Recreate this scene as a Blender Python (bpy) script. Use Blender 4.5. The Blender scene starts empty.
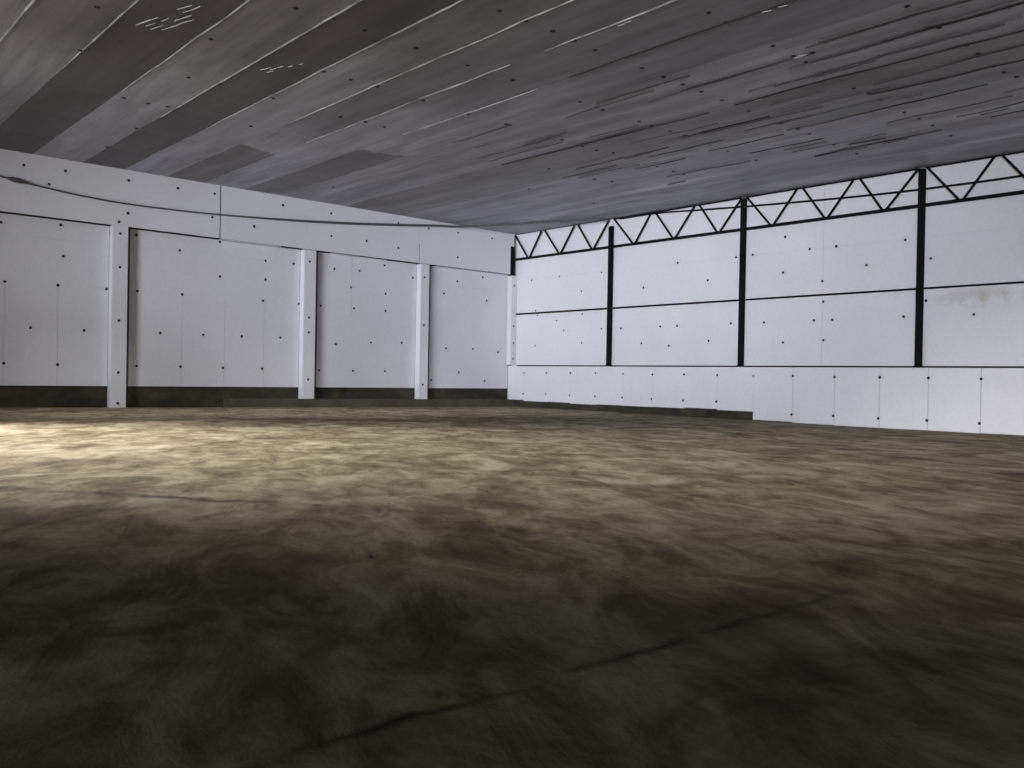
import bpy, bmesh, math, random
from mathutils import Vector, Matrix, noise

SC = bpy.context.scene
COL = SC.collection
random.seed(4)
FASCIA = [(-19.5, 7.17), (-18.38, 7.19), (-18.82, 6.72), (-16.54, 7.21), (-16.55, 6.17), (-14.99, 7.21), (-13.75, 7.22), (-13.82, 6.42), (-12.32, 6.31), (-11.24, 7.2), (-9.29, 7.18), (-12.31, 6.29), (-9.26, 6.34), (-7.73, 6.34), (-6.26, 6.23), (-6.28, 7.22), (-4.79, 7.19), (-3.27, 7.21), (-1.39, 7.2), (-3.27, 6.18)]
BAYS = [(-20.01, 5.46), (-18.41, 5.59), (-18.33, 4.65), (-19.89, 3.74), (-18.47, 3.75), (-17.07, 3.75), (-19.2, 2.42), (-17.71, 2.41), (-19.89, 1.34), (-18.45, 1.33), (-16.18, 5.56), (-14.78, 5.22), (-13.41, 5.66), (-13.39, 4.48), (-16.13, 3.76), (-14.68, 3.76), (-15.38, 2.44), (-13.95, 2.45), (-12.58, 2.46), (-16.12, 1.34), (-14.7, 1.35), (-13.24, 1.34), (-11.73, 5.19), (-10.63, 5.2), (-11.72, 4.52), (-11.8, 3.76), (-10.41, 3.75), (-12.58, 2.46), (-11.11, 2.48), (-11.79, 1.34), (-8.94, 5.17), (-7.84, 5.2), (-8.21, 4.54), (-6.7, 5.53), (-6.63, 4.41), (-6.62, 3.73), (-5.33, 5.16), (-8.06, 3.74), (-9.5, 3.74), (-8.83, 2.33), (-7.27, 2.45), (-5.82, 2.5), (-9.52, 1.33), (-8.06, 1.33), (-6.6, 1.34), (-3.03, 5.22), (-1.63, 5.52), (-3.73, 4.65), (-1.39, 4.52), (-3.57, 2.36), (-2.11, 2.39), (-0.68, 2.29), (-4.31, 1.02), (-2.87, 1.36), (-1.44, 1.01)]
PIL = [(-16.79, 5.5), (-16.78, 4.44), (-16.8, 2.76), (-16.79, 1.12), (-16.79, 0.15), (-16.9, 5.86), (-10.17, 5.3), (-10.16, 3.25), (-10.18, 2.71), (-10.16, 0.98), (-5.01, 5.19), (-5.0, 3.25), (-5.02, 0.83), (-0.05, 5.27), (-0.04, 3.46), (-0.05, 2.72), (-0.07, 2.01)]
RIGHT = [(-0.94, 5.45), (-2.66, 5.49), (-5.05, 5.47), (-3.95, 4.79), (-1.24, 4.11), (-4.03, 3.85), (-1.35, 3.9), (-2.52, 3.63), (-2.97, 3.2), (-5.09, 3.21), (-1.24, 2.58), (-4.02, 2.66), (-7.23, 4.72), (-8.83, 5.53), (-10.17, 4.79), (-11.33, 5.51), (-6.12, 3.19), (-8.07, 3.2), (-8.85, 3.2), (-11.17, 3.21), (-7.17, 2.59), (-8.49, 2.47), (-10.25, 2.62), (-11.99, 5.53), (-13.21, 6.01), (-14.1, 5.52), (-15.01, 5.52), (-17.18, 5.49), (-13.16, 4.83), (-16.01, 4.84), (-14.56, 4.45), (-14.61, 3.79), (-12.48, 3.2), (-14.3, 3.2), (-14.93, 3.2), (-17.18, 3.21), (-13.21, 2.51), (-14.64, 2.56), (-17.93, 4.87), (-17.82, 3.65), (-19.14, 3.19)]
CEIL = [(-18.57, -14.82), (-17.87, -14.86), (-17.2, -14.84), (-19.07, -12.39), (-18.54, -9.97), (-17.86, -9.95), (-18.54, -7.5), (-19.08, -7.48), (-18.09, -7.54), (-17.99, -5.05), (-16.62, -12.34), (-15.98, -12.35), (-16.55, -9.91), (-15.96, -7.46), (-15.28, -12.31), (-14.75, -9.86), (-14.03, -9.86), (-20.7, -9.95), (-21.1, -12.41), (-17.93, -2.48), (-10.68, -2.52), (-15.97, -17.2), (-15.32, -17.18), (-14.67, -17.19), (-14.07, -17.16), (-13.49, -17.16), (-12.1, -17.16), (-11.32, -17.1), (-10.72, -17.15), (-10.01, -17.11), (-16.02, -14.8), (-14.72, -14.78), (-13.47, -14.77), (-13.99, -12.25), (-12.62, -12.2), (-11.35, -14.71), (-10.61, -14.75), (-9.3, -14.76), (-8.1, -14.78), (-8.76, -14.71), (-9.44, -12.24), (-8.11, -12.25), (-7.38, -12.23), (-8.61, -12.2), (-7.42, -9.67), (-11.42, -12.23), (-11.28, -12.22), (-13.48, -9.87), (-5.44, -12.24), (-4.16, -12.26), (-7.45, -14.75), (-4.63, -12.23), (-2.8, -7.27), (-5.98, -7.24), (-5.45, -9.74), (-4.81, -9.9), (-13.33, -19.65), (-12.74, -19.61), (-11.18, -22.1), (-9.9, -22.11), (-8.69, -22.12), (-8.11, -22.11), (-10.53, -19.63), (-11.23, -19.61), (-10.43, -19.98), (-10.01, -19.6), (-9.32, -19.61), (-8.03, -19.61), (-7.34, -19.6), (-6.79, -19.6), (-6.11, -19.59), (-5.62, -19.62), (-4.8, -19.61), (-4.06, -19.62), (-2.87, -19.59), (-7.4, -17.16), (-6.75, -17.12), (-6.03, -17.16), (-5.49, -17.16), (-4.16, -17.12), (-3.49, -17.13), (-2.84, -17.1), (-8.19, -17.13), (-9.28, -17.14), (-6.71, -22.1), (-6.14, -22.15), (-7.28, -22.11), (-5.52, -14.76), (-4.16, -14.79)]


# ------------------------------------------------------------------ helpers
def box(bm, x0, x1, y0, y1, z0, z1):
    if x0 > x1: x0, x1 = x1, x0
    if y0 > y1: y0, y1 = y1, y0
    vs = [bm.verts.new((x, y, z)) for x in (x0, x1) for y in (y0, y1) for z in (z0, z1)]
    for f in ((0, 1, 3, 2), (4, 6, 7, 5), (0, 4, 5, 1), (2, 3, 7, 6), (0, 2, 6, 4), (1, 5, 7, 3)):
        bm.faces.new([vs[i] for i in f])

def prism_y(bm, poly, y0, y1):
    """polygon in (x, z), extruded from y0 to y1"""
    a = [bm.verts.new((p[0], y0, p[1])) for p in poly]
    b = [bm.verts.new((p[0], y1, p[1])) for p in poly]
    n = len(poly)
    bm.faces.new(a); bm.faces.new(b[::-1])
    for i in range(n):
        bm.faces.new((a[i], a[(i + 1) % n], b[(i + 1) % n], b[i]))

def bar(bm, p, q, w, h, up=Vector((1, 0, 0))):
    """rectangular bar from p to q"""
    p, q = Vector(p), Vector(q)
    d = (q - p).normalized()
    a = up.normalized()
    b = d.cross(a).normalized()
    vs = []
    for c in (p, q):
        for s, t in ((-1, -1), (1, -1), (1, 1), (-1, 1)):
            vs.append(bm.verts.new(c + a * (s * w / 2) + b * (t * h / 2)))
    for f in ((0, 1, 2, 3), (7, 6, 5, 4), (0, 4, 5, 1), (1, 5, 6, 2), (2, 6, 7, 3), (3, 7, 4, 0)):
        bm.faces.new([vs[i] for i in f])

def tube(bm, pts, r, n=6):
    rings = []
    pts = [Vector(p) for p in pts]
    for i, p in enumerate(pts):
        d = (pts[min(i + 1, len(pts) - 1)] - pts[max(i - 1, 0)]).normalized()
        a = d.cross(Vector((0, 0, 1))).normalized()
        b = d.cross(a)
        rr = r[i] if isinstance(r, list) else r
        rings.append([bm.verts.new(p + (a * math.cos(t) + b * math.sin(t)) * rr)
                      for t in [2 * math.pi * k / n for k in range(n)]])
    for u, v in zip(rings, rings[1:]):
        for k in range(n):
            bm.faces.new((u[k], u[(k + 1) % n], v[(k + 1) % n], v[k]))
    bm.faces.new(rings[0][::-1]); bm.faces.new(rings[-1])

def smooth_path(pts, n=8):
    """Catmull-Rom"""
    P = [Vector(p) for p in pts]
    P = [2 * P[0] - P[1]] + P + [2 * P[-1] - P[-2]]
    out = []
    for i in range(1, len(P) - 2):
        for k in range(n):
            t = k / n
            a, b, c, d = P[i - 1], P[i], P[i + 1], P[i + 2]
            out.append(0.5 * ((2 * b) + (c - a) * t + (2 * a - 5 * b + 4 * c - d) * t * t + (3 * b - a - 3 * c + d) * t ** 3))
    out.append(P[-2])
    return out

def obj(name, bm, mat, parent=None, origin=None, smooth=False):
    bmesh.ops.recalc_face_normals(bm, faces=bm.faces)
    me = bpy.data.meshes.new(name)
    if origin is not None:
        bmesh.ops.translate(bm, vec=-Vector(origin), verts=bm.verts)
    bm.to_mesh(me); bm.free()
    me.materials.append(mat)
    if smooth:
        for p in me.polygons: p.use_smooth = True
    o = bpy.data.objects.new(name, me)
    COL.objects.link(o)
    if origin is not None:
        o.location = origin
    if parent is not None:
        o.parent = parent
        # keep world placement: parents are never rotated here
        o.location = Vector(o.location) - world_loc(parent)
    return o

def world_loc(o):
    l = Vector(o.location)
    while o.parent:
        o = o.parent; l += Vector(o.location)
    return l

def empty(name, loc):
    o = bpy.data.objects.new(name, None)
    o.empty_display_size = 0.3
    o.location = loc
    COL.objects.link(o)
    return o

def tag(o, label, cat, group=None):
    o['label'] = label; o['category'] = cat; o['kind'] = 'thing'
    if group: o['group'] = group
    return o

def struct(o, label=None):
    o['kind'] = 'structure'
    if label: o['label'] = label
    return o

# ------------------------------------------------------------------ materials
def new_mat(name):
    m = bpy.data.materials.new(name); m.use_nodes = True
    nt = m.node_tree
    b = nt.nodes['Principled BSDF']
    return m, nt, b

def N(nt, t, **kw):
    n = nt.nodes.new(t)
    for k, v in kw.items():
        if k in n.inputs: n.inputs[k].default_value = v
        else: setattr(n, k, v)
    return n

def math_(nt, op, a, b=None, clamp=False):
    n = nt.nodes.new('ShaderNodeMath'); n.operation = op; n.use_clamp = clamp
    for i, v in enumerate((a, b)):
        if v is None: continue
        if isinstance(v, (int, float)): n.inputs[i].default_value = v
        else: nt.links.new(v, n.inputs[i])
    return n.outputs[0]

def ramp(nt, fac, stops):
    n = nt.nodes.new('ShaderNodeValToRGB')
    e = n.color_ramp.elements
    while len(e) < len(stops): e.new(0.5)
    for i, (p, c) in enumerate(stops):
        e[i].position = p
        e[i].color = c if len(c) == 4 else (*c, 1)
    nt.links.new(fac, n.inputs[0])
    return n.outputs[0]

def mix(nt, fac, a, b, mode='MIX'):
    n = nt.nodes.new('ShaderNodeMix'); n.data_type = 'RGBA'; n.blend_type = mode
    for sock, v in ((n.inputs[0], fac), (n.inputs[6], a), (n.inputs[7], b)):
        if isinstance(v, (int, float)): sock.default_value = v
        elif isinstance(v, tuple): sock.default_value = v if len(v) == 4 else (*v, 1)
        else: nt.links.new(v, sock)
    return n.outputs[2]

def noise_n(nt, vec, scale, detail=3, rough=0.55, dist=0.0, vscale=None, rot=None):
    if vscale or rot:
        mp = nt.nodes.new('ShaderNodeMapping')
        if vscale: mp.inputs['Scale'].default_value = vscale
        if rot: mp.inputs['Rotation'].default_value = rot
        nt.links.new(vec, mp.inputs['Vector']); vec = mp.outputs[0]
    n = N(nt, 'ShaderNodeTexNoise', Scale=scale, Detail=detail, Roughness=rough, Distortion=dist)
    nt.links.new(vec, n.inputs['Vector'])
    return n.outputs['Fac']

def aniso(nt, pos, d, su, sv):
    """coordinates stretched along the floor direction d"""
    l = math.hypot(*d); dx, dy = d[0] / l, d[1] / l
    sx = nt.nodes.new('ShaderNodeSeparateXYZ'); nt.links.new(pos, sx.inputs[0])
    u = math_(nt, 'MULTIPLY', math_(nt, 'ADD', math_(nt, 'MULTIPLY', sx.outputs[0], dx), math_(nt, 'MULTIPLY', sx.outputs[1], dy)), su)
    v = math_(nt, 'MULTIPLY', math_(nt, 'ADD', math_(nt, 'MULTIPLY', sx.outputs[0], -dy), math_(nt, 'MULTIPLY', sx.outputs[1], dx)), sv)
    cb = nt.nodes.new('ShaderNodeCombineXYZ')
    nt.links.new(u, cb.inputs[0]); nt.links.new(v, cb.inputs[1])
    return cb.outputs[0]

def foam_material(name, base, stain=False):
    m, nt, b = new_mat(name)
    pos = nt.nodes.new('ShaderNodeNewGeometry').outputs['Position']
    n1 = noise_n(nt, pos, 0.55, 3)
    n2 = noise_n(nt, pos, 9.0, 2)
    c = ramp(nt, n1, [(0.3, tuple(v * 0.95 for v in base)), (0.7, base)])
    c = mix(nt, 0.05, c, ramp(nt, n2, [(0.35, (0.3, 0.3, 0.32)), (0.65, (1, 1, 1))]), 'MULTIPLY')
    if stain:                                   # grey smear of dirt under the middle rail
        sx = nt.nodes.new('ShaderNodeSeparateXYZ'); nt.links.new(pos, sx.inputs[0])
        dy = math_(nt, 'DIVIDE', math_(nt, 'ADD', sx.outputs[1], 19.3), 1.35)
        dz = math_(nt, 'DIVIDE', math_(nt, 'SUBTRACT', sx.outputs[2], 3.66), 0.32)
        d = math_(nt, 'ADD', math_(nt, 'MULTIPLY', dy, dy), math_(nt, 'MULTIPLY', dz, dz))
        fall = math_(nt, 'SUBTRACT', 1.0, d, clamp=True)
        n3 = noise_n(nt, pos, 2.4, 4, 0.6, 0.6)
        k = math_(nt, 'MULTIPLY', fall, ramp(nt, n3, [(0.42, (0, 0, 0)), (0.66, (0.75, 0.75, 0.75))]))
        c = mix(nt, k, c, (0.42, 0.42, 0.41))
    nt.links.new(c, b.inputs['Base Color'])
    b.inputs['Roughness'].default_value = 0.75
    b.inputs['Specular IOR Level'].default_value = 0.25
    return m

def plain(name, col, rough=0.6, metal=0.0, var=0.25, scale=6):
    m, nt, b = new_mat(name)
    pos = nt.nodes.new('ShaderNodeNewGeometry').outputs['Position']
    n = noise_n(nt, pos, scale, 4)
    c = ramp(nt, n, [(0.3, tuple(v * (1 - var) for v in col)), (0.7, tuple(min(1, v * (1 + var)) for v in col))])
    nt.links.new(c, b.inputs['Base Color'])
    b.inputs['Roughness'].default_value = rough
    b.inputs['Metallic'].default_value = metal
    return m

FOAM = foam_material('white_foam', (0.77, 0.782, 0.868))
FOAM_S = foam_material('white_foam_smeared', (0.77, 0.782, 0.868), True)
STEEL = plain('dark_painted_steel', (0.005, 0.005, 0.008), 0.8, 0.0, 0.3)
STEEL.node_tree.nodes['Principled BSDF'].inputs['Specular IOR Level'].default_value = 0.15
BLACK = plain('washer_plastic', (0.008, 0.008, 0.012), 0.6)
GREYW = plain('grey_washer_plastic', (0.33, 0.33, 0.36), 0.6)
BACK = plain('dark_backing', (0.10, 0.10, 0.11), 0.9)
CABLE = plain('cable_rubber', (0.08, 0.08, 0.095), 0.6)
SHEEN = plain('seam_sheen_film', (0.27, 0.275, 0.29), 0.4, 0.0, 0.6, 1.6)
SEAM_SHADE = plain('seam_shadow_film', (0.03, 0.028, 0.032), 0.7)
PEB = plain('dark_stone', (0.01, 0.01, 0.01), 0.9)
GLINT = plain('painted_glint', (0.5, 0.5, 0.52), 0.25, 0.3, 0.1, 3)

# damp concrete base
m, nt, b = new_mat('damp_concrete')
pos = nt.nodes.new('ShaderNodeNewGeometry').outputs['Position']
n1 = noise_n(nt, pos, 0.7, 4, 0.6, 0.4, (1, 1, 2.2))
n2 = noise_n(nt, pos, 5, 4)
c = ramp(nt, n1, [(0.35, (0.020, 0.018, 0.014)), (0.52, (0.046, 0.041, 0.029)), (0.72, (0.085, 0.066, 0.045))])
c = mix(nt, 0.5, c, ramp(nt, n2, [(0.3, (0.5, 0.5, 0.5)), (0.7, (1, 1, 1))]), 'MULTIPLY')
nt.links.new(c, b.inputs['Base Color']); b.inputs['Roughness'].default_value = 0.95
CONC = m
m, nt, b = new_mat('pale_footing')
pos = nt.nodes.new('ShaderNodeNewGeometry').outputs['Position']
n1 = noise_n(nt, pos, 1.2, 4, 0.6, 0.4, (1, 1, 2.2))
c = ramp(nt, n1, [(0.3, (0.05, 0.045, 0.034)), (0.7, (0.105, 0.095, 0.072))])
nt.links.new(c, b.inputs['Base Color']); b.inputs['Roughness'].default_value = 0.95
FOOT = m

# earth floor
def floor_material():
    m, nt, b = new_mat('trodden_earth_floor')
    pos = nt.nodes.new('ShaderNodeNewGeometry').outputs['Position']
    sx = nt.nodes.new('ShaderNodeSeparateXYZ'); nt.links.new(pos, sx.inputs[0])
    X, Y = sx.outputs[0], sx.outputs[1]
    warp = noise_n(nt, pos, 0.22, 2)
    # swept streaks: stretched across the room, bent by distortion
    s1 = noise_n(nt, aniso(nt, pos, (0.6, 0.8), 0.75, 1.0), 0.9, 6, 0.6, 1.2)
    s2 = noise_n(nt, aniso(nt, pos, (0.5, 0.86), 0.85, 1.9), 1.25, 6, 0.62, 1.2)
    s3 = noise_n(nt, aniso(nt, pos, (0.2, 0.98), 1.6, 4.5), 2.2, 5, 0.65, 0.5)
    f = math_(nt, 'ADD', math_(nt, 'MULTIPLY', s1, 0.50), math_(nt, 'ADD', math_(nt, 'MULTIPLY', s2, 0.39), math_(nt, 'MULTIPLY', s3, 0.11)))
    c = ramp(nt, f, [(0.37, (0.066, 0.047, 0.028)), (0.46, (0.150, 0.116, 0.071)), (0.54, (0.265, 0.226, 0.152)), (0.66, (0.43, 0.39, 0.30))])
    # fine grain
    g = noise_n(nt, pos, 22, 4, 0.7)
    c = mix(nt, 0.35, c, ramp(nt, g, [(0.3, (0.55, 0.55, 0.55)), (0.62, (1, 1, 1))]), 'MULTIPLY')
    # damp slab joint running across the floor near the camera
    wob = math_(nt, 'MULTIPLY', math_(nt, 'SUBTRACT', noise_n(nt, pos, 1.6, 4), 0.5), 0.26)
    dj = math_(nt, 'ABSOLUTE', math_(nt, 'ADD', math_(nt, 'ADD', Y, 26.22), wob))
    j = math_(nt, 'SUBTRACT', 1.0, math_(nt, 'DIVIDE', dj, 0.05), clamp=True)
    j = math_(nt, 'MULTIPLY', j, math_(nt, 'MULTIPLY', math_(nt, 'SUBTRACT', -20.6, X), 0.9, clamp=True))
    jn = ramp(nt, noise_n(nt, pos, 2.2, 3), [(0.36, (0.15, 0.15, 0.15)), (0.6, (1, 1, 1))])
    c = mix(nt, math_(nt, 'MULTIPLY', j, jn), c, (0.022, 0.017, 0.013))
    # painted ridge shadow left of the middle: line from (-24.6,-18.1) to (-21.4,-22.3)
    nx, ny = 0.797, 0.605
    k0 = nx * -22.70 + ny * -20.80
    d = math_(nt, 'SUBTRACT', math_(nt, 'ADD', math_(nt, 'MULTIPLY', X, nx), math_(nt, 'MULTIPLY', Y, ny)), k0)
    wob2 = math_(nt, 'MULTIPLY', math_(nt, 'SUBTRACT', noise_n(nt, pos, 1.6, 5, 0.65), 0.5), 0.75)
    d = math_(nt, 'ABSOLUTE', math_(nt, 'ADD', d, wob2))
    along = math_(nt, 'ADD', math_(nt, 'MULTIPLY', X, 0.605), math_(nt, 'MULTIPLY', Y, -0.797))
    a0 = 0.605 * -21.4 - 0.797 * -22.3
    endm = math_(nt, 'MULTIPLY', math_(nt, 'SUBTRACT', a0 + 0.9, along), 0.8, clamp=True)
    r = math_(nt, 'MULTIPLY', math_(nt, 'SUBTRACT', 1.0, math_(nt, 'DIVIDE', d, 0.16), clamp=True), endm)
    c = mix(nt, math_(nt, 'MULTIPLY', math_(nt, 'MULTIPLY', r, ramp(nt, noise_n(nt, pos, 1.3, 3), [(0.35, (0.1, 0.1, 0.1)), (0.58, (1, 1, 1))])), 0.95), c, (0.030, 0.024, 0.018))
    nt.links.new(c, b.inputs['Base Color'])
    b.inputs['Roughness'].default_value = 0.88
    b.inputs['Specular IOR Level'].default_value = 0.2
    bp = N(nt, 'ShaderNodeBump', Strength=0.4, Distance=0.05)
    h = math_(nt, 'ADD', math_(nt, 'MULTIPLY', f, 1.0), math_(nt, 'MULTIPLY', g, 0.12))
    h = math_(nt, 'SUBTRACT', h, math_(nt, 'MULTIPLY', j, 0.15))
    nt.links.new(h, bp.inputs['Height']); nt.links.new(bp.outputs[0], b.inputs['Normal'])
    return m
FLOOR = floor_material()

def ceiling_material():
    m, nt, b = new_mat('foil_faced_blanket')
    pos = nt.nodes.new('ShaderNodeNewGeometry').outputs['Position']
    at = nt.nodes.new('ShaderNodeAttribute'); at.attribute_name = 'tint'
    n1 = noise_n(nt, pos, 0.8, 4, 0.6, 0.6, (1.6, 0.35, 1))
    n2 = noise_n(nt, pos, 2.6, 5, 0.6, 0.4, (2.0, 0.16, 1))
    n3 = noise_n(nt, pos, 30, 2, 0.6)
    c = ramp(nt, n1, [(0.3, (0.68, 0.67, 0.67)), (0.7, (1.15, 1.15, 1.17))])
    c = mix(nt, 0.4, c, ramp(nt, n2, [(0.3, (0.45, 0.44, 0.44)), (0.65, (1.1, 1.1, 1.1))]), 'MULTIPLY')
    c = mix(nt, 0.12, c, ramp(nt, n3, [(0.3, (0.5, 0.5, 0.5)), (0.65, (1, 1, 1))]), 'MULTIPLY')
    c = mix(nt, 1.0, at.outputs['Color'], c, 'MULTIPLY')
    nt.links.new(c, b.inputs['Base Color'])
    b.inputs['Roughness'].default_value = 0.5
    b.inputs['Metallic'].default_value = 0.25
    bp = N(nt, 'ShaderNodeBump', Strength=0.18, Distance=0.05)
    w = noise_n(nt, pos, 3.2, 3, 0.5, 0.3, (1.7, 0.15, 1))
    nt.links.new(w, bp.inputs['Height']); nt.links.new(bp.outputs[0], b.inputs['Normal'])
    return m
CEILM = ceiling_material()

# ------------------------------------------------------------------ washers
WASH = {}
def washer_mesh(mat):
    if mat.name in WASH: return WASH[mat.name]
    bm = bmesh.new()
    prof = [(0.050, 0.0), (0.050, 0.006), (0.040, 0.014), (0.018, 0.018)]
    n = 12; rings = []
    for r, h in prof:
        rings.append([bm.verts.new((r * math.cos(2 * math.pi * k / n), r * math.sin(2 * math.pi * k / n), h)) for k in range(n)])
    for u, v in zip(rings, rings[1:]):
        for k in range(n): bm.faces.new((u[k], u[(k + 1) % n], v[(k + 1) % n], v[k]))
    bm.faces.new(rings[-1]); bm.faces.new(rings[0][::-1])
    me = bpy.data.meshes.new('fixing_washer'); bm.to_mesh(me); bm.free(); me.materials.append(mat)
    WASH[mat.name] = me
    return me

FACE = {'-y': Vector((0, -1, 0)), '-x': Vector((-1, 0, 0)), '-z': Vector((0, 0, -1))}
def washer(parent, p, face, s=1.0, mat=None):
    o = bpy.data.objects.new('fixing_washer', washer_mesh(mat or BLACK))
    COL.objects.link(o)
    o.parent = parent
    o.location = Vector(p) - world_loc(parent)
    o.rotation_euler = FACE[face].to_track_quat('Z', 'Y').to_euler()
    s *= random.uniform(0.84, 0.98)
    o.scale = (s, s, 1)
    return o

# ------------------------------------------------------------------ floor
XMIN, YMIN = -38.0, -38.0
CE = 7.54
def ground(x, y):
    z = -0.10 - 0.0065 * x
    z += 0.002 * max(y, -16) * max(0.0, min(1.0, (x + 24) / 24.0))
    z += 0.014 * noise.noise(Vector((x * 0.35, y * 0.35, 1.3))) + 0.008 * noise.noise(Vector((x * 1.1, y * 1.1, 7.1)))
    return z

def grid(name, xs, ys, fz, mat):
    verts = [(x, y, fz(x, y)) for y in ys for x in xs]
    nx = len(xs)
    faces = [(j * nx + i, j * nx + i + 1, (j + 1) * nx + i + 1, (j + 1) * nx + i) for j in range(len(ys) - 1) for i in range(nx - 1)]
    me = bpy.data.meshes.new(name); me.from_pydata(verts, [], faces); me.materials.append(mat)
    for p in me.polygons: p.use_smooth = True
    o = bpy.data.objects.new(name, me); COL.objects.link(o)
    return o
def frange(a, b, n): return [a + (b - a) * i / n for i in range(n + 1)]

def gfloor(x, y):
    edge = min(1.0, max(0.0, (0.3 - y) / 1.5), max(0.0, (0.2 - x) / 1.5) if x > -1.3 else 1.0)
    return ground(x, y)
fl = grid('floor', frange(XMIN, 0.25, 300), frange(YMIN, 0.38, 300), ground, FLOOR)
struct(fl, 'bare earth floor with pale swept streaks, dark patches and a painted shadow line')

# ------------------------------------------------------------------ ceiling
SEAMS = [-38, -36.6, -35.2, -33.8, -32.4, -31.0, -29.7, -28.4, -27.1, -25.8, -24.5, -23.25, -21.97, -20.66, -19.27, -17.9, -16.67, -15.36, -14.12, -12.70,
         -11.35, -10.02, -8.72, -7.4, -6.15, -4.81, -3.45, -2.05, -0.8, 0.12]
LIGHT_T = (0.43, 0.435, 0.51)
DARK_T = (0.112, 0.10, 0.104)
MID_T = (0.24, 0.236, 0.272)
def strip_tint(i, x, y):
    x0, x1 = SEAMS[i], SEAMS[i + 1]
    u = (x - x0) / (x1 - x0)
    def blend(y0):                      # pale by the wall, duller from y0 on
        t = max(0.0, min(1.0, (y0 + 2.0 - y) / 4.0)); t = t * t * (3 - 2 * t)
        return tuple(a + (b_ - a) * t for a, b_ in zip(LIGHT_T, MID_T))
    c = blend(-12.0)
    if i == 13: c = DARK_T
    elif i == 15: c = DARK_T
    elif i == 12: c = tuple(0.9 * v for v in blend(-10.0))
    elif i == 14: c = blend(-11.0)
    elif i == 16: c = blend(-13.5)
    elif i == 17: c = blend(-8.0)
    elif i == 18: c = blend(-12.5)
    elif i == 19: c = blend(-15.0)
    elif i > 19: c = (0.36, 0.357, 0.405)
    if i >= 19:                          # fold shading painted in bands along the sheets
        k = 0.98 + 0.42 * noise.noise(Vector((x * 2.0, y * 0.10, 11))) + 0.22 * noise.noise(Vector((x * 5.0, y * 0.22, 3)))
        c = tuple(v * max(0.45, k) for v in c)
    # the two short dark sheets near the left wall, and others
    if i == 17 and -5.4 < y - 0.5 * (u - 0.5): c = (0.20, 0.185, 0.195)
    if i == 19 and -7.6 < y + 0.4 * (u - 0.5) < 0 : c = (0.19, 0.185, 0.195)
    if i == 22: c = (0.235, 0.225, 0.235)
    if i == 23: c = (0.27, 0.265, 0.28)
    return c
xs = []
strip_of = []
for i in range(len(SEAMS) - 1):
    n = 14
    for k in range(n):
        xs.append(SEAMS[i] + (SEAMS[i + 1] - SEAMS[i]) * k / n); strip_of.append(i)
xs.append(SEAMS[-1])
ys = frange(YMIN, 0.04, 260)
def cz(x, y):
    for i in range(len(SEAMS) - 1):
        if x <= SEAMS[i + 1] + 1e-6: break
    u = (x - SEAMS[i]) / (SEAMS[i + 1] - SEAMS[i])
    edge = min(1.0, -min(y, 0.0) / 1.5, max(0.0, -x) / 1.0)
    sag = -0.045 * (math.sin(math.pi * u) ** 0.7) * (0.55 + 0.45 * noise.noise(Vector((i * 3.7, y * 0.25, 0))))
    right = min(1.0, max(0.0, (x + 14) / 6))
    wr = 0.060 * right * (abs(noise.noise(Vector((x * 2.1, y * 0.16, 4.0)))) - 0.2) + 0.022 * right * noise.noise(Vector((x * 4.2, y * 0.25, 6.0)))
    wr += 0.014 * noise.noise(Vector((x * 1.3, y * 0.5, 9.0)))
    # puckers around the fixing rows
    pk = 0.012 * math.exp(-(((y / 2.45) - round(y / 2.45)) * 2.45 / 0.25) ** 2)
    return CE + edge * (sag + wr + pk)
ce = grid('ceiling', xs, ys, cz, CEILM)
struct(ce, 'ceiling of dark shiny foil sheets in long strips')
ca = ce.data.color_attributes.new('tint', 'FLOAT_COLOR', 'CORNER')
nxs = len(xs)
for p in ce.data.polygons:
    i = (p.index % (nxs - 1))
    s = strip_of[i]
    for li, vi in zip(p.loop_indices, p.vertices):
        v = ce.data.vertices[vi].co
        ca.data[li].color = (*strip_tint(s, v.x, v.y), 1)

def seam_ribbon(x, y0, y1, w, mat, name, drop=0.012, jit=0.02):
    bm = bmesh.new()
    n = max(4, int(abs(y1 - y0) / 0.3)); prev = None
    for k in range(n + 1):
        t = k / n; y = y0 + (y1 - y0) * t
        ww = w * (0.06 + 0.94 * math.sin(math.pi * min(1, max(0, t))) ** 0.55) * max(0.25, 1 + 0.9 * noise.noise(Vector((x, y * 0.8, 2))))
        xx = x + jit * noise.noise(Vector((x * 2, y * 0.6, 5)))
        z = cz(x, y) - drop
        r = [bm.verts.new((xx - ww / 2, y, z + 0.010)), bm.verts.new((xx, y, z - 0.012)), bm.verts.new((xx + ww / 2, y, z + 0.010))]
        if prev:
            for a in range(2): bm.faces.new((prev[a], prev[a + 1], r[a + 1], r[a]))
        prev = r
    return obj(name, bm, mat, ce)
# sheen on the seam edges, painted pale (left and middle of the ceiling)
for i, y0, y1, w in ((11, -4, -20, .04), (12, -6, -20, .042), (13, -8.6, -22, .045), (14, -8.0, -24, .042), (15, -6.5, -26, .045), (16, -6.4, -27, .04), (17, -8.1, -28, .04),
                     (18, -7.0, -15.4, .045), (18, -16.4, -29, .045), (19, -9.6, -14.7, .022)):
    seam_ribbon(SEAMS[i], y0, y1, w, SHEEN, 'seam_sheen')
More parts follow.
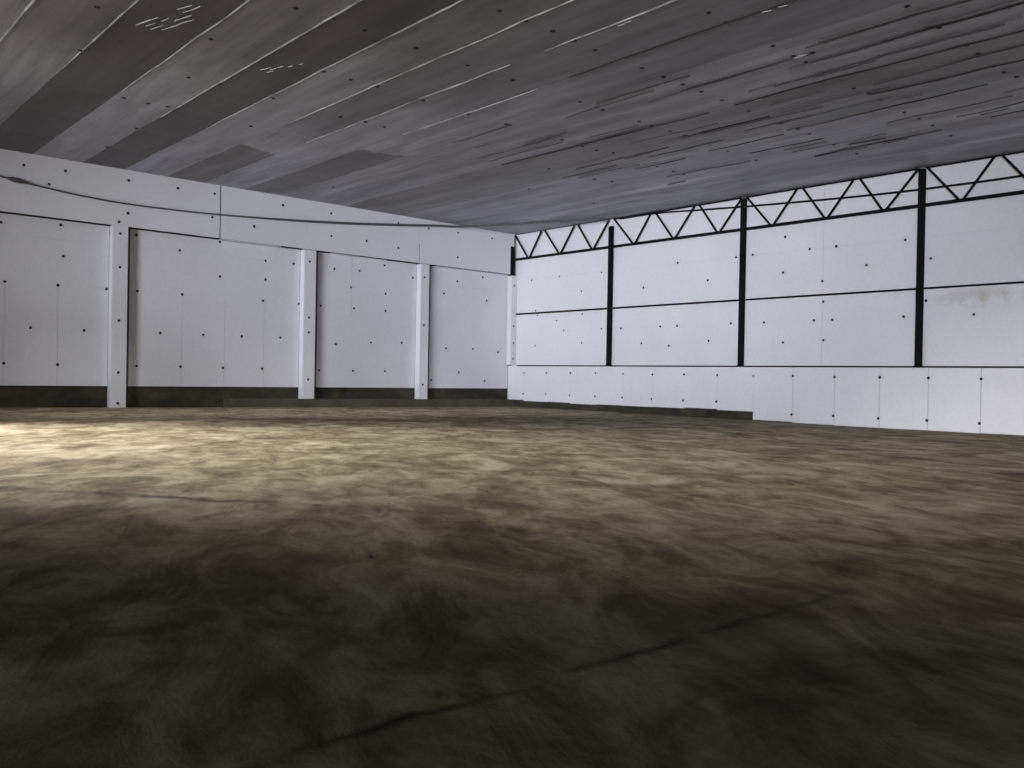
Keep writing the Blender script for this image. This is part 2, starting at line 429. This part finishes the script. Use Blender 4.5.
# dark ribbons painting the seam shadows on the right
for x, y0, y1, w in ((-12.72, -15.7, -23.5, .06), (-11.1, -15.0, -17.6, .03), (-10.4, -17.0, -20, .03), (-9.98, -19.7, -25, .05), (-10.75, -20.0, -26, .025),
                     (-8.72, -9, -16.4, .025), (-8.72, -17.1, -25, .035), (-7.42, -15.2, -17.2, .04), (-7.3, -19.6, -25, .055), (-6.12, -16.9, -21.6, .03),
                     (-6.9, -12.6, -13.8, .025), (-5.7, -11.6, -13.5, .022), (-5.9, -14.4, -16.7, .02), (-4.81, -15.0, -17.2, .03), (-3.45, -16.2, -19.6, .018),
                     (-3.9, -17.4, -18.4, .022), (-8.0, -20, -25, .02), (-9.35, -18.5, -23, .02)):
    seam_ribbon(x, y0, y1, w, SEAM_SHADE, 'seam_shadow', 0.014, 0.05)
FOLD_SHADE = plain('fold_shadow_film', (0.075, 0.072, 0.082), 0.6)  # shading of the folds, painted as dark ribbons
rf = random.Random(21)
for k in range(46):
    x = rf.uniform(-11.5, -2.2); y0 = rf.uniform(-8.5, -24); ln = rf.uniform(0.6, 3.0)
    seam_ribbon(x, y0, y0 - ln, rf.uniform(0.012, 0.045), FOLD_SHADE, 'fold_shadow', 0.013, 0.12)
# painted glints: pale bars where crumpled foil catches light
rg = random.Random(8)
def glint(x, y, ln, w):
    bm = bmesh.new()
    a = rg.uniform(-0.36, -0.2)
    d = Vector((math.sin(a), math.cos(a), 0)) * ln / 2
    p = Vector((x, y, cz(x, y) - 0.03))
    bar(bm, p - d, p + d, 0.012, w, Vector((0, 0, 1)))
    return obj('foil_glint', bm, GLINT, ce)
for k in range(16):
    row = k % 4
    t = rg.uniform(0, 1)
    glint(-20.32 + 0.13 * row + 0.34 * t, -12.2 - 1.5 * t, rg.uniform(0.18, 0.5), rg.uniform(0.008, 0.016))
for k in range(9):
    t = rg.uniform(0, 1)
    glint(-17.66 + 0.08 * (k % 3) + 0.3 * t, -11.65 - 0.95 * t, rg.uniform(0.10, 0.22), 0.008)
for x, y in ((-10.45, -19.7), (-10.5, -19.8), (-8.70, -17.7), (-12.72, -20.4), (-12.7, -20.7), (-11.9, -22.3), (-14.05, -18.3), (-14.06, -18.45)):
    glint(x, y, 0.16, 0.02)
for x, y in CEIL[:99]:
    washer(ce, (x, y, cz(x, y) - 0.004), '-z', 1.05)

# ------------------------------------------------------------------ left wall
SZ = 5.745          # bottom of the upper boards
REC = 0.30          # how far the bays stand back
bm = bmesh.new(); box(bm, XMIN, 0.45, 0.46, 0.60, -0.4, 8.1)
struct(obj('wall_left', bm, BACK), 'left wall behind the white boards')
bm = bmesh.new(); box(bm, XMIN, 0.0, 0.34, 0.46, -0.3, 0.72)
struct(obj('baseboard_left', bm, CONC), 'dark damp concrete base under the left wall boards')
bm = bmesh.new()
n = 40; prev = None
for k in range(n + 1):                           # sloping footing step along the base
    x = -13.2 + 13.2 * k / n
    zt = 0.285 - 0.0075 * max(0, x + 13.2) + 0.012 * noise.noise(Vector((x * 1.3, 0, 3)))
    yf = -0.13 + 0.03 * noise.noise(Vector((x * 0.9, 4, 3)))
    r = [bm.verts.new(v) for v in ((x, 0.335, -0.3), (x, 0.335, zt), (x, yf, zt), (x, yf - 0.05, -0.3))]
    if prev:
        for a in range(3): bm.faces.new((prev[a], prev[a + 1], r[a + 1], r[a]))
    else: bm.faces.new(r)
    prev = r
bm.faces.new(prev[::-1])
struct(obj('trim_1', bm, FOOT), 'low concrete footing step along the left wall')

# two unseen partial end walls sized to block daylight, open between them
bm = bmesh.new(); box(bm, XMIN - 0.3, XMIN, -11.3, 0.46, -0.4, 8.1)
struct(obj('wall_rear_blocker', bm, FOAM), 'unseen partial end wall on the left, added to shade the daylight')
bm = bmesh.new(); box(bm, -33.5, 0.24, YMIN - 0.3, YMIN, -0.4, 8.1)
struct(obj('wall_near_blocker', bm, FOAM), 'unseen partial end wall behind the camera, added to shade the daylight')

# upper boards (fascia)
def near(l, x0, x1, z0, z1): return [(x, z) for x, z in l if x0 <= x < x1 and z0 <= z < z1]
TOPF = 7.535
bm = bmesh.new(); box(bm, XMIN, -13.56, 0.0, 0.24, SZ, TOPF)
f1 = obj('insulation_panel', bm, FOAM, origin=(-16, 0, SZ))
tag(f1, 'white foam panel high on the left wall, left of the tall dark vertical gap', 'insulation panel', 'upper panels of the left wall')
bm = bmesh.new(); box(bm, -13.50, -5.255, 0.0, 0.24, SZ, TOPF)
f2 = obj('insulation_panel', bm, FOAM, origin=(-9, 0, SZ))
tag(f2, 'white foam panel high on the left wall, between the tall and the short vertical gap', 'insulation panel', 'upper panels of the left wall')
bm = bmesh.new()
prism_y(bm, [(-5.205, SZ), (-0.30, SZ), (-0.30, 6.99), (-0.09, 6.99), (-0.09, TOPF), (-5.25, TOPF), (-5.25, 6.52), (-5.205, 6.50)], 0.0, 0.24)
f3 = obj('insulation_panel', bm, FOAM, origin=(-3, 0, SZ))
tag(f3, 'white foam panel high on the left wall, ending at the room corner', 'insulation panel', 'upper panels of the left wall')
for x, z in FASCIA:
    washer(f1 if x < -13.53 else f2 if x < -5.25 else f3, (x, -0.001, z), '-y')

# eaves beam, its dark underside painting the shadow gap
bm = bmesh.new(); box(bm, XMIN, -0.32, 0.245, 0.33, SZ + 0.03, SZ + 0.40)
box(bm, XMIN, -17.02, 0.03, 0.33, SZ - 0.012, SZ - 0.002); box(bm, -16.50, -0.32, 0.03, 0.33, SZ - 0.012, SZ - 0.002)
tag(obj('shadow_beam', bm, STEEL, origin=(-10, 0.2, SZ)), 'dark beam edge painting the shadow line under the upper left wall panels', 'beam')

# bays: recessed sheet of boards with fine joints
def bay_panel(x0, x1, cols, rows, ztop, label):
    bm = bmesh.new()
    g = 0.005
    zs = [0.687] + [r for r in rows if r < ztop] + [ztop]
    box(bm, x0, x1, REC + 0.018, REC + 0.12, zs[0], zs[-1])
    for a, (z0, z1) in enumerate(zip(zs, zs[1:])):
        off = 0.0 if a % 2 == 0 else 0.0
        xx = [x0] + [c + off for c in cols[a] if x0 + 0.1 < c + off < x1 - 0.1] + [x1]
        for p, q in zip(xx, xx[1:]):
            j = random.uniform(0, 0.003)
            box(bm, p + (g if p > x0 else 0), q - (g if q < x1 else 0), REC + j, REC + 0.06,
                z0 + (g if z0 > zs[0] else 0), z1 - (g if z1 < zs[-1] else 0))
    return tag(obj('insulation_panel', bm, FOAM, origin=((x0 + x1) / 2, REC, zs[0])), label, 'insulation panel', 'recessed wall bays of the left wall')
ZT = SZ - 0.014
colsA = [-19.9 - 1.43 * k for k in range(12)][::-1] + [-18.46, -17.07]
colsB = [-14.67, -13.2, -11.75]
colsC = [-8.12, -6.65]
colsD = [-2.9, -1.45]
bA = bay_panel(XMIN + 0.02, -17.01, [colsA, [], []], [3.72, 5.15], ZT, 'recessed white foam panel of the left wall, left of the first pilaster')
bB = bay_panel(-16.37, -10.37, [colsB, [], []], [3.79, 5.18], ZT, 'recessed white foam panel of the left wall between the first and second pilaster')
bC = bay_panel(-9.63, -5.15, [[], [-8.17], [-8.17]], [3.40, 4.62], ZT, 'recessed white foam panel of the left wall between the second and third pilaster')
bD = bay_panel(-4.435, -0.09, [[], [], []], [3.98, 5.0], ZT, 'recessed white foam panel of the left wall between third pilaster and room corner')
for x, z in BAYS:
    washer(bA if x < -16.6 else bB if x < -10.1 else bC if x < -4.9 else bD, (x, REC - 0.001, z), '-y', 0.97)
# foam fillers that close the dark line in places
def filler(par, x0, x1, y0):
    bm = bmesh.new(); box(bm, x0, x1, y0, REC - 0.002, SZ - 0.032, SZ - 0.016)
    obj('filler_strip', bm, FOAM, par)
filler(bB, -13.5, -11.3, -0.005); filler(bC, -9.2, -8.0, 0.08); filler(bC, -8.0, -6.7, 0.14); filler(bD, -4.3, -3.3, 0.10); filler(bD, -3.3, -0.3, 0.12)

# pilasters
def pilaster(x0, x1, z0, z1, label, dots):
    bm = bmesh.new(); box(bm, x0, x1, 0.0, REC - 0.002, z0, z1)
    box(bm, x0 + 0.06, x1 - 0.06, REC - 0.01, 0.338, z0, 0.68)
    bmesh.ops.bevel(bm, geom=[e for e in bm.edges if abs(e.verts[0].co.z - e.verts[1].co.z) > 1 and e.verts[0].co.y < 0.01], offset=0.012, segments=2, affect='EDGES')
    o = tag(obj('pilaster', bm, FOAM, origin=((x0 + x1) / 2, 0.15, z0)), label, 'pilaster', 'foam clad pilasters of the left wall')
    for x, z in dots: washer(o, ((x0 + x1) / 2 + (x - (x0 + x1) / 2) * 0.4, -0.001, z), '-y', 0.95)
pilaster(-17.0, -16.525, -0.02, SZ - 0.002, 'white foam clad pilaster reaching the floor, widest and leftmost of three', [p for p in PIL if p[0] < -16])
pilaster(-10.36, -9.87, 0.27, SZ - 0.02, 'white foam clad pilaster on the footing step, middle one of three', [p for p in PIL if -11 < p[0] < -9])
pilaster(-5.14, -4.71, 0.235, SZ - 0.02, 'white foam clad pilaster on the footing step, nearest the room corner', [p for p in PIL if -6 < p[0] < -4])
bm = bmesh.new(); box(bm, -0.20, 0.10, 0.0, 0.28, 1.75, SZ - 0.05)
cs = tag(obj('corner_cladding', bm, FOAM, origin=(-0.05, 0.1, 1.75)), 'narrow upright white foam strip cladding the room corner', 'corner cladding')
for x, z in PIL:
    if x > -1: washer(cs, (-0.05, -0.001, z), '-y', 0.9)
bm = bmesh.new(); box(bm, -0.29, -0.10, -0.01, 0.235, SZ - 0.03, 6.98)
tag(obj('corner_post', bm, STEEL, origin=(-0.2, 0.1, SZ)), 'short dark steel post in the room corner above the white corner strip', 'post')

# ------------------------------------------------------------------ right wall
YR = -23.75
bm = bmesh.new(); box(bm, 0.24, 0.40, YMIN, 0.46, -0.4, 8.1)
struct(obj('wall_right', bm, BACK), 'right wall behind the white boards')
bm = bmesh.new(); box(bm, 0.03, 0.24, YMIN, 0.34, -0.4, 1.69)
struct(obj('baseboard_right', bm, CONC), 'dark soil-stained base under the right wall boards')

bm = bmesh.new(); box(bm, -0.075, 0.028, YMIN, -20.89, -0.12, 1.705)
struct(obj('trim_2', bm, FOAM), 'low white foam cladding beyond the photo edge')

CY = [-5.63, -11.68, -17.69, YR]
BAYY = [(-0.02, -5.52), (-5.74, -11.58), (-11.78, -17.60), (-17.78, YR)]
ORD = ['first', 'second', 'third', 'fourth']
where = ['between room corner and first column', 'between first and second columns', 'between second and third columns', 'right of the third column']
def right_panel(i, z0, z1, joint, cols, label, mat):
    y1, y0 = (0.28 if i == 0 else CY[i - 1] - 0.01), (CY[i] + 0.01 if i < 3 else YMIN + 0.02)
    bm = bmesh.new(); g = 0.006
    box(bm, 0.145, 0.23, y0, y1, z0, z1)
    for a, (p, q) in enumerate(((z0, joint), (joint, z1))):
        cc = [y0] + sorted(cols) + [y1]
        for r, s in zip(cc, cc[1:]):
            j = random.uniform(0, 0.004)
            box(bm, 0.12 + j, 0.18, r + (g if r > y0 else 0), s - (g if s < y1 else 0), p + (g if a else 0), q - (0 if a else g))
    return tag(obj('insulation_panel', bm, mat, origin=(0.15, (y0 + y1) / 2, z0)), label, 'insulation panel', 'foam panels between the columns')
COLS = [[], [], [-14.58], []]
lows, ups = [], []
for i in range(4):
    lows.append(right_panel(i, 1.70, 3.98, 3.205, COLS[i], 'white foam panel below the middle rail ' + where[i] + (', smeared grey' if i == 3 else ''), FOAM_S if i == 3 else FOAM))
    ups.append(right_panel(i, 3.99, 8.0, 5.51, COLS[i], 'white foam panel above the middle rail ' + where[i], FOAM))
for y, z in RIGHT:
    i = 0 if y > -5.63 else 1 if y > -11.68 else 2 if y > -17.69 else 3
    washer((lows if z < 3.985 else ups)[i], (0.118, y, z), '-x', 0.8 if i == 0 else 0.95)

# steel columns
for i in range(3):
    y = CY[i]; zt = 7.24 if i == 0 else 7.49
    w = 0.092
    bm = bmesh.new()
    root = empty('steel_column', (0.0, y, 1.72))
    b1 = bmesh.new(); box(b1, -0.06, -0.045, y - w, y + w, 1.755, zt); obj('front_flange', b1, STEEL, root)
    b1 = bmesh.new(); box(b1, -0.045, 0.035, y - 0.012, y + 0.012, 1.755, zt); obj('web', b1, STEEL, root)
    b1 = bmesh.new(); box(b1, 0.035, 0.05, y - w, y + w, 1.755, zt); obj('rear_flange', b1, STEEL, root)
    b1 = bmesh.new(); box(b1, -0.07, 0.055, y - w - 0.02, y + w + 0.02, 1.735, 1.755); obj('base_plate', b1, STEEL, root)
    tag(root, 'tall dark steel column, %s one from the corner, standing on the low foam ledge' % ORD[i], 'column', 'steel columns of the right wall')
    bm.free()

# rails and trusses
TOPN = [[0.05, -1.73, -3.70, -5.50], [-5.78, -7.72, -9.73, -11.58], [-11.80, -13.78, -15.70, -17.56], [-17.84, -19.73, -21.70, -23.65]]
BOTN = [[-0.84, -2.76, -4.64], [-6.81, -8.72, -10.66], [-12.78, -14.71, -16.58], [-18.78, -20.75, -22.7]]
for i, (y1, y0) in enumerate(BAYY):
    bm = bmesh.new(); box(bm, 0.055, 0.118, y0, y1, 3.965 + 0.005 * i, 4.035)
    tag(obj('wall_rail', bm, STEEL, origin=(0.07, (y0 + y1) / 2, 4)), 'thin dark horizontal steel rail at mid height ' + where[i], 'rail', 'mid height rails of the right wall')
    bm = bmesh.new()
    ya, yb = (y0 - 0.09 if i < 3 else y0), (y1 + 0.09 if i else -0.30)
    box(bm, -0.095, 0.018, ya, yb, 1.712, 1.734); box(bm, -0.1, -0.085, ya, yb, 1.685, 1.734)
    tag(obj('ledge_angle', bm, STEEL, origin=(0, (y0 + y1) / 2, 1.7)), 'thin steel edge on the low foam boards ' + where[i], 'edge strip', 'edge strips on the low ledge')
    root = empty('roof_truss', (0, (y0 + y1) / 2, 6.42))
    b1 = bmesh.new(); box(b1, -0.035, 0.03, y0, y1, 6.378, 6.472); obj('bottom_chord', b1, STEEL, root)
    b1 = bmesh.new(); box(b1, -0.035, 0.03, y0, y1, 7.495 if i else 7.53, 7.525 if i else 7.536); obj('top_chord', b1, STEEL, root)
    for k in range(3):
        yb_, t0, t1 = BOTN[i][k], TOPN[i][k], TOPN[i][k + 1]
        a = 0.0 if (k == 0) else 0.11
        for (ta, sgn) in ((t0 - a, 1), (t1 + (0.0 if k == 2 else 0.11), -1)):
            b1 = bmesh.new()
            bar(b1, (0.0, ta, 7.50), (0.0, yb_ + sgn * 0.06, 6.45), 0.05, 0.06)
            obj('diagonal_brace', b1, STEEL, root)
    tag(root, 'dark steel lattice truss of V braces under the ceiling ' + where[i], 'truss', 'lattice trusses along the right wall')

# low foam boards
JT = [0.30, -0.77, -2.18, -3.60, -5.02, -6.45, -7.90, -9.36, -10.79, -12.24, -13.71, -15.15, -16.59, -18.02, -19.44, -20.88]
BZ = [0.205, 0.165, 0.180, 0.150, 0.170, 0.165, 0.175, 0.205, 0.175, -0.10, -0.125, -0.135, -0.145, -0.135, -0.12]
TD = [1.39, 1.40, 1.41, 1.42, 1.40, 1.39, 1.41, 1.40, 1.38, 1.40, 1.38, 1.39, 1.39, 1.38]
BD = [0.49, 0.50, 0.49, 0.49, 0.48, 0.47, 0.46, 0.47, None, 0.14, 0.16, 0.15, 0.16, 0.15]
ORDS = 'first second third fourth fifth sixth seventh eighth ninth tenth eleventh twelfth thirteenth fourteenth fifteenth'.split()
def low_board(k, y1, y0, zb):
    bm = bmesh.new()
    g = 0.002 if k < 9 else 0.006
    box(bm, -0.08 + random.uniform(0, 0.008), 0.025, y0 + g, y1 - (g if k else 0), zb, 1.705)
    bmesh.ops.bevel(bm, geom=list(bm.edges), offset=0.006, segments=1, affect='EDGES')
    return obj('foam_board', bm, FOAM, origin=(-0.03, (y0 + y1) / 2, zb))
for k in range(15):
    b = low_board(k, JT[k], JT[k + 1], BZ[k])
    if k == 0: lab = 'first white foam board of the low row, narrow one meeting the room corner'
    elif k == 8: lab = 'ninth low foam board from the corner, last with bare brown base under it'
    elif k == 9: lab = 'tenth low foam board from the corner, first one reaching down to the floor'
    elif k == 14: lab = 'fifteenth low foam board from the corner, cut by the photo\'s right edge'
    else: lab = '%s white foam board from the corner in the low row, %s' % (ORDS[k], 'raised above a brown base' if k < 9 else 'reaching the earth floor')
    tag(b, lab, 'foam board', 'low foam boards along the right wall')
    if k < 14:
        washer(b, (-0.083, JT[k + 1], TD[k]), '-x', 0.95 if k > 5 else 0.85, GREYW if k == 8 else BLACK)
        if BD[k] is not None: washer(b, (-0.083, JT[k + 1] + 0.02, BD[k]), '-x', 0.95 if k > 5 else 0.8)

# ------------------------------------------------------------------ cables, stone
pts = [(-24.0, -0.10, 7.35), (-22.0, -0.12, 7.0), (-20.13, -0.12, 6.72), (-18.82, -0.12, 6.565), (-17.71, -0.12, 6.475), (-16.53, -0.12, 6.44), (-14.95, -0.12, 6.465), (-13.6, -0.12, 6.52),
       (-11.41, -0.12, 6.655), (-8.98, -0.12, 6.85), (-6.28, -0.12, 7.13), (-4.5, -0.14, 7.33), (-3.3, -0.35, 7.43), (-2.1, -2.3, 7.46), (-1.3, -4.2, 7.46), (-0.45, -5.7, 7.46)]
pp = smooth_path(pts, 6)
rad = [0.026 + 0.022 * max(0.0, min(1.0, (p.x + 13.5) / 4)) for p in pp]
bm = bmesh.new(); tube(bm, pp, rad, 6)
cab = obj('hanging_cable', bm, CABLE, origin=(-16.5, -0.12, 6.44), smooth=True)
tag(cab, 'dark sagging cable strung along the left wall top and across the corner ceiling', 'cable')
bm = bmesh.new(); tube(bm, [(-19.95, -0.12, 6.70), (-19.8, -0.125, 6.68), (-19.6, -0.125, 6.66), (-19.42, -0.12, 6.635)], [0.03, 0.075, 0.07, 0.03], 8)
obj('cable_splice', bm, CABLE, cab)
pts = [(0.085, -6.0, 7.50), (0.085, -7.73, 7.49), (0.085, -9.66, 7.36), (0.085, -11.58, 7.225), (0.085, -13.73, 7.095), (0.085, -15.67, 6.99), (0.085, -17.59, 6.92), (0.085, -20.34, 6.885), (0.085, -23.7, 6.95)]
bm = bmesh.new(); tube(bm, smooth_path(pts, 6), 0.035, 6)
tag(obj('slack_cable', bm, STEEL, origin=(0.085, -14, 7.0), smooth=True), 'dark slack cable behind the lattice trusses, sinking towards the right', 'cable')
bm = bmesh.new(); bmesh.ops.create_icosphere(bm, subdivisions=2, radius=0.015)
for v in bm.verts:
    v.co *= 1 + 0.3 * noise.noise(v.co * 40); v.co.z *= 0.75
PX, PY = -22.755, -23.96
st = obj('stone', bm, PEB); st.location = (PX, PY, ground(PX, PY) + 0.012)
tag(st, 'tiny black stone lying alone on the earth floor', 'stone')

# ------------------------------------------------------------------ camera
cam = bpy.data.cameras.new('camera'); co = bpy.data.objects.new('camera', cam); COL.objects.link(co)
F, YAW, PITCH, ROLL = 863.455, 0.73161, -0.00794, 0.01787
cam.sensor_fit = 'HORIZONTAL'; cam.sensor_width = 36.0; cam.lens = F * 36.0 / 1024.0
cam.clip_end = 300
f = Vector((math.sin(YAW) * math.cos(PITCH), math.cos(YAW) * math.cos(PITCH), math.sin(PITCH)))
r = Vector((math.cos(YAW), -math.sin(YAW), 0)); u = r.cross(f)
r2 = r * math.cos(ROLL) + u * math.sin(ROLL); u2 = u * math.cos(ROLL) - r * math.sin(ROLL)
M = Matrix((r2, u2, -f)).transposed().to_4x4(); M.translation = Vector((-25.722, -28.5593, 1.198))
co.matrix_world = M
SC.camera = co

# ------------------------------------------------------------------ light
def aim(o, d): o.rotation_euler = Vector(d).to_track_quat('-Z', 'Y').to_euler()
def sun(name, d, s, ang, col):
    l = bpy.data.lights.new(name, 'SUN'); l.energy = s; l.angle = math.radians(ang); l.color = col
    o = bpy.data.objects.new(name, l); COL.objects.link(o); o.location = (-30, -34, 5); aim(o, d); return o
def area(name, loc, d, sx, sy, p, spread, col):
    l = bpy.data.lights.new(name, 'AREA'); l.shape = 'RECTANGLE'; l.size = sx; l.size_y = sy; l.energy = p
    l.spread = math.radians(spread); l.color = col
    o = bpy.data.objects.new(name, l); COL.objects.link(o); o.location = loc; aim(o, d); return o
# daylight from the open rear corner of the hall behind the camera
sun('daylight', (math.sin(1.10), math.cos(1.10), 0.035), 4.9, 26, (0.965, 0.975, 1.0))
# unseen spot added on the far left, throwing a pool of warm light over the floor
def spot(name, loc, tgt, p, half, blend, col, rad=0.5):
    l = bpy.data.lights.new(name, 'SPOT'); l.energy = p; l.spot_size = math.radians(2 * half); l.spot_blend = blend
    l.color = col; l.shadow_soft_size = rad
    o = bpy.data.objects.new(name, l); COL.objects.link(o); o.location = loc; aim(o, Vector(tgt) - Vector(loc)); return o
spot('pool_spot', (-32.0, -5.0, 7.2), (-20.7, -14.2, 0.0), 61000, 27, 1.0, (1.0, 0.965, 0.90))
for lx in (-18.0, -11.5, -5.0):  # unseen ceiling spots added to brighten the floor by the left wall
    spot('fill_spot', (lx, -4.3, 7.3), (lx, -3.9, 0.0), 1150 if lx < -6 else 600, 43, 1.0, (1.0, 0.965, 0.90), 0.1)
w = bpy.data.worlds.new('world'); SC.world = w; w.use_nodes = True
bg = w.node_tree.nodes['Background']; bg.inputs[0].default_value = (0.9, 0.92, 1.0, 1); bg.inputs[1].default_value = 0.012
SC.view_settings.view_transform = 'Standard'
SC.view_settings.look = 'None'
SC.view_settings.exposure = 0.0
SC.cycles.use_denoising = True
SC.cycles.max_bounces = 6
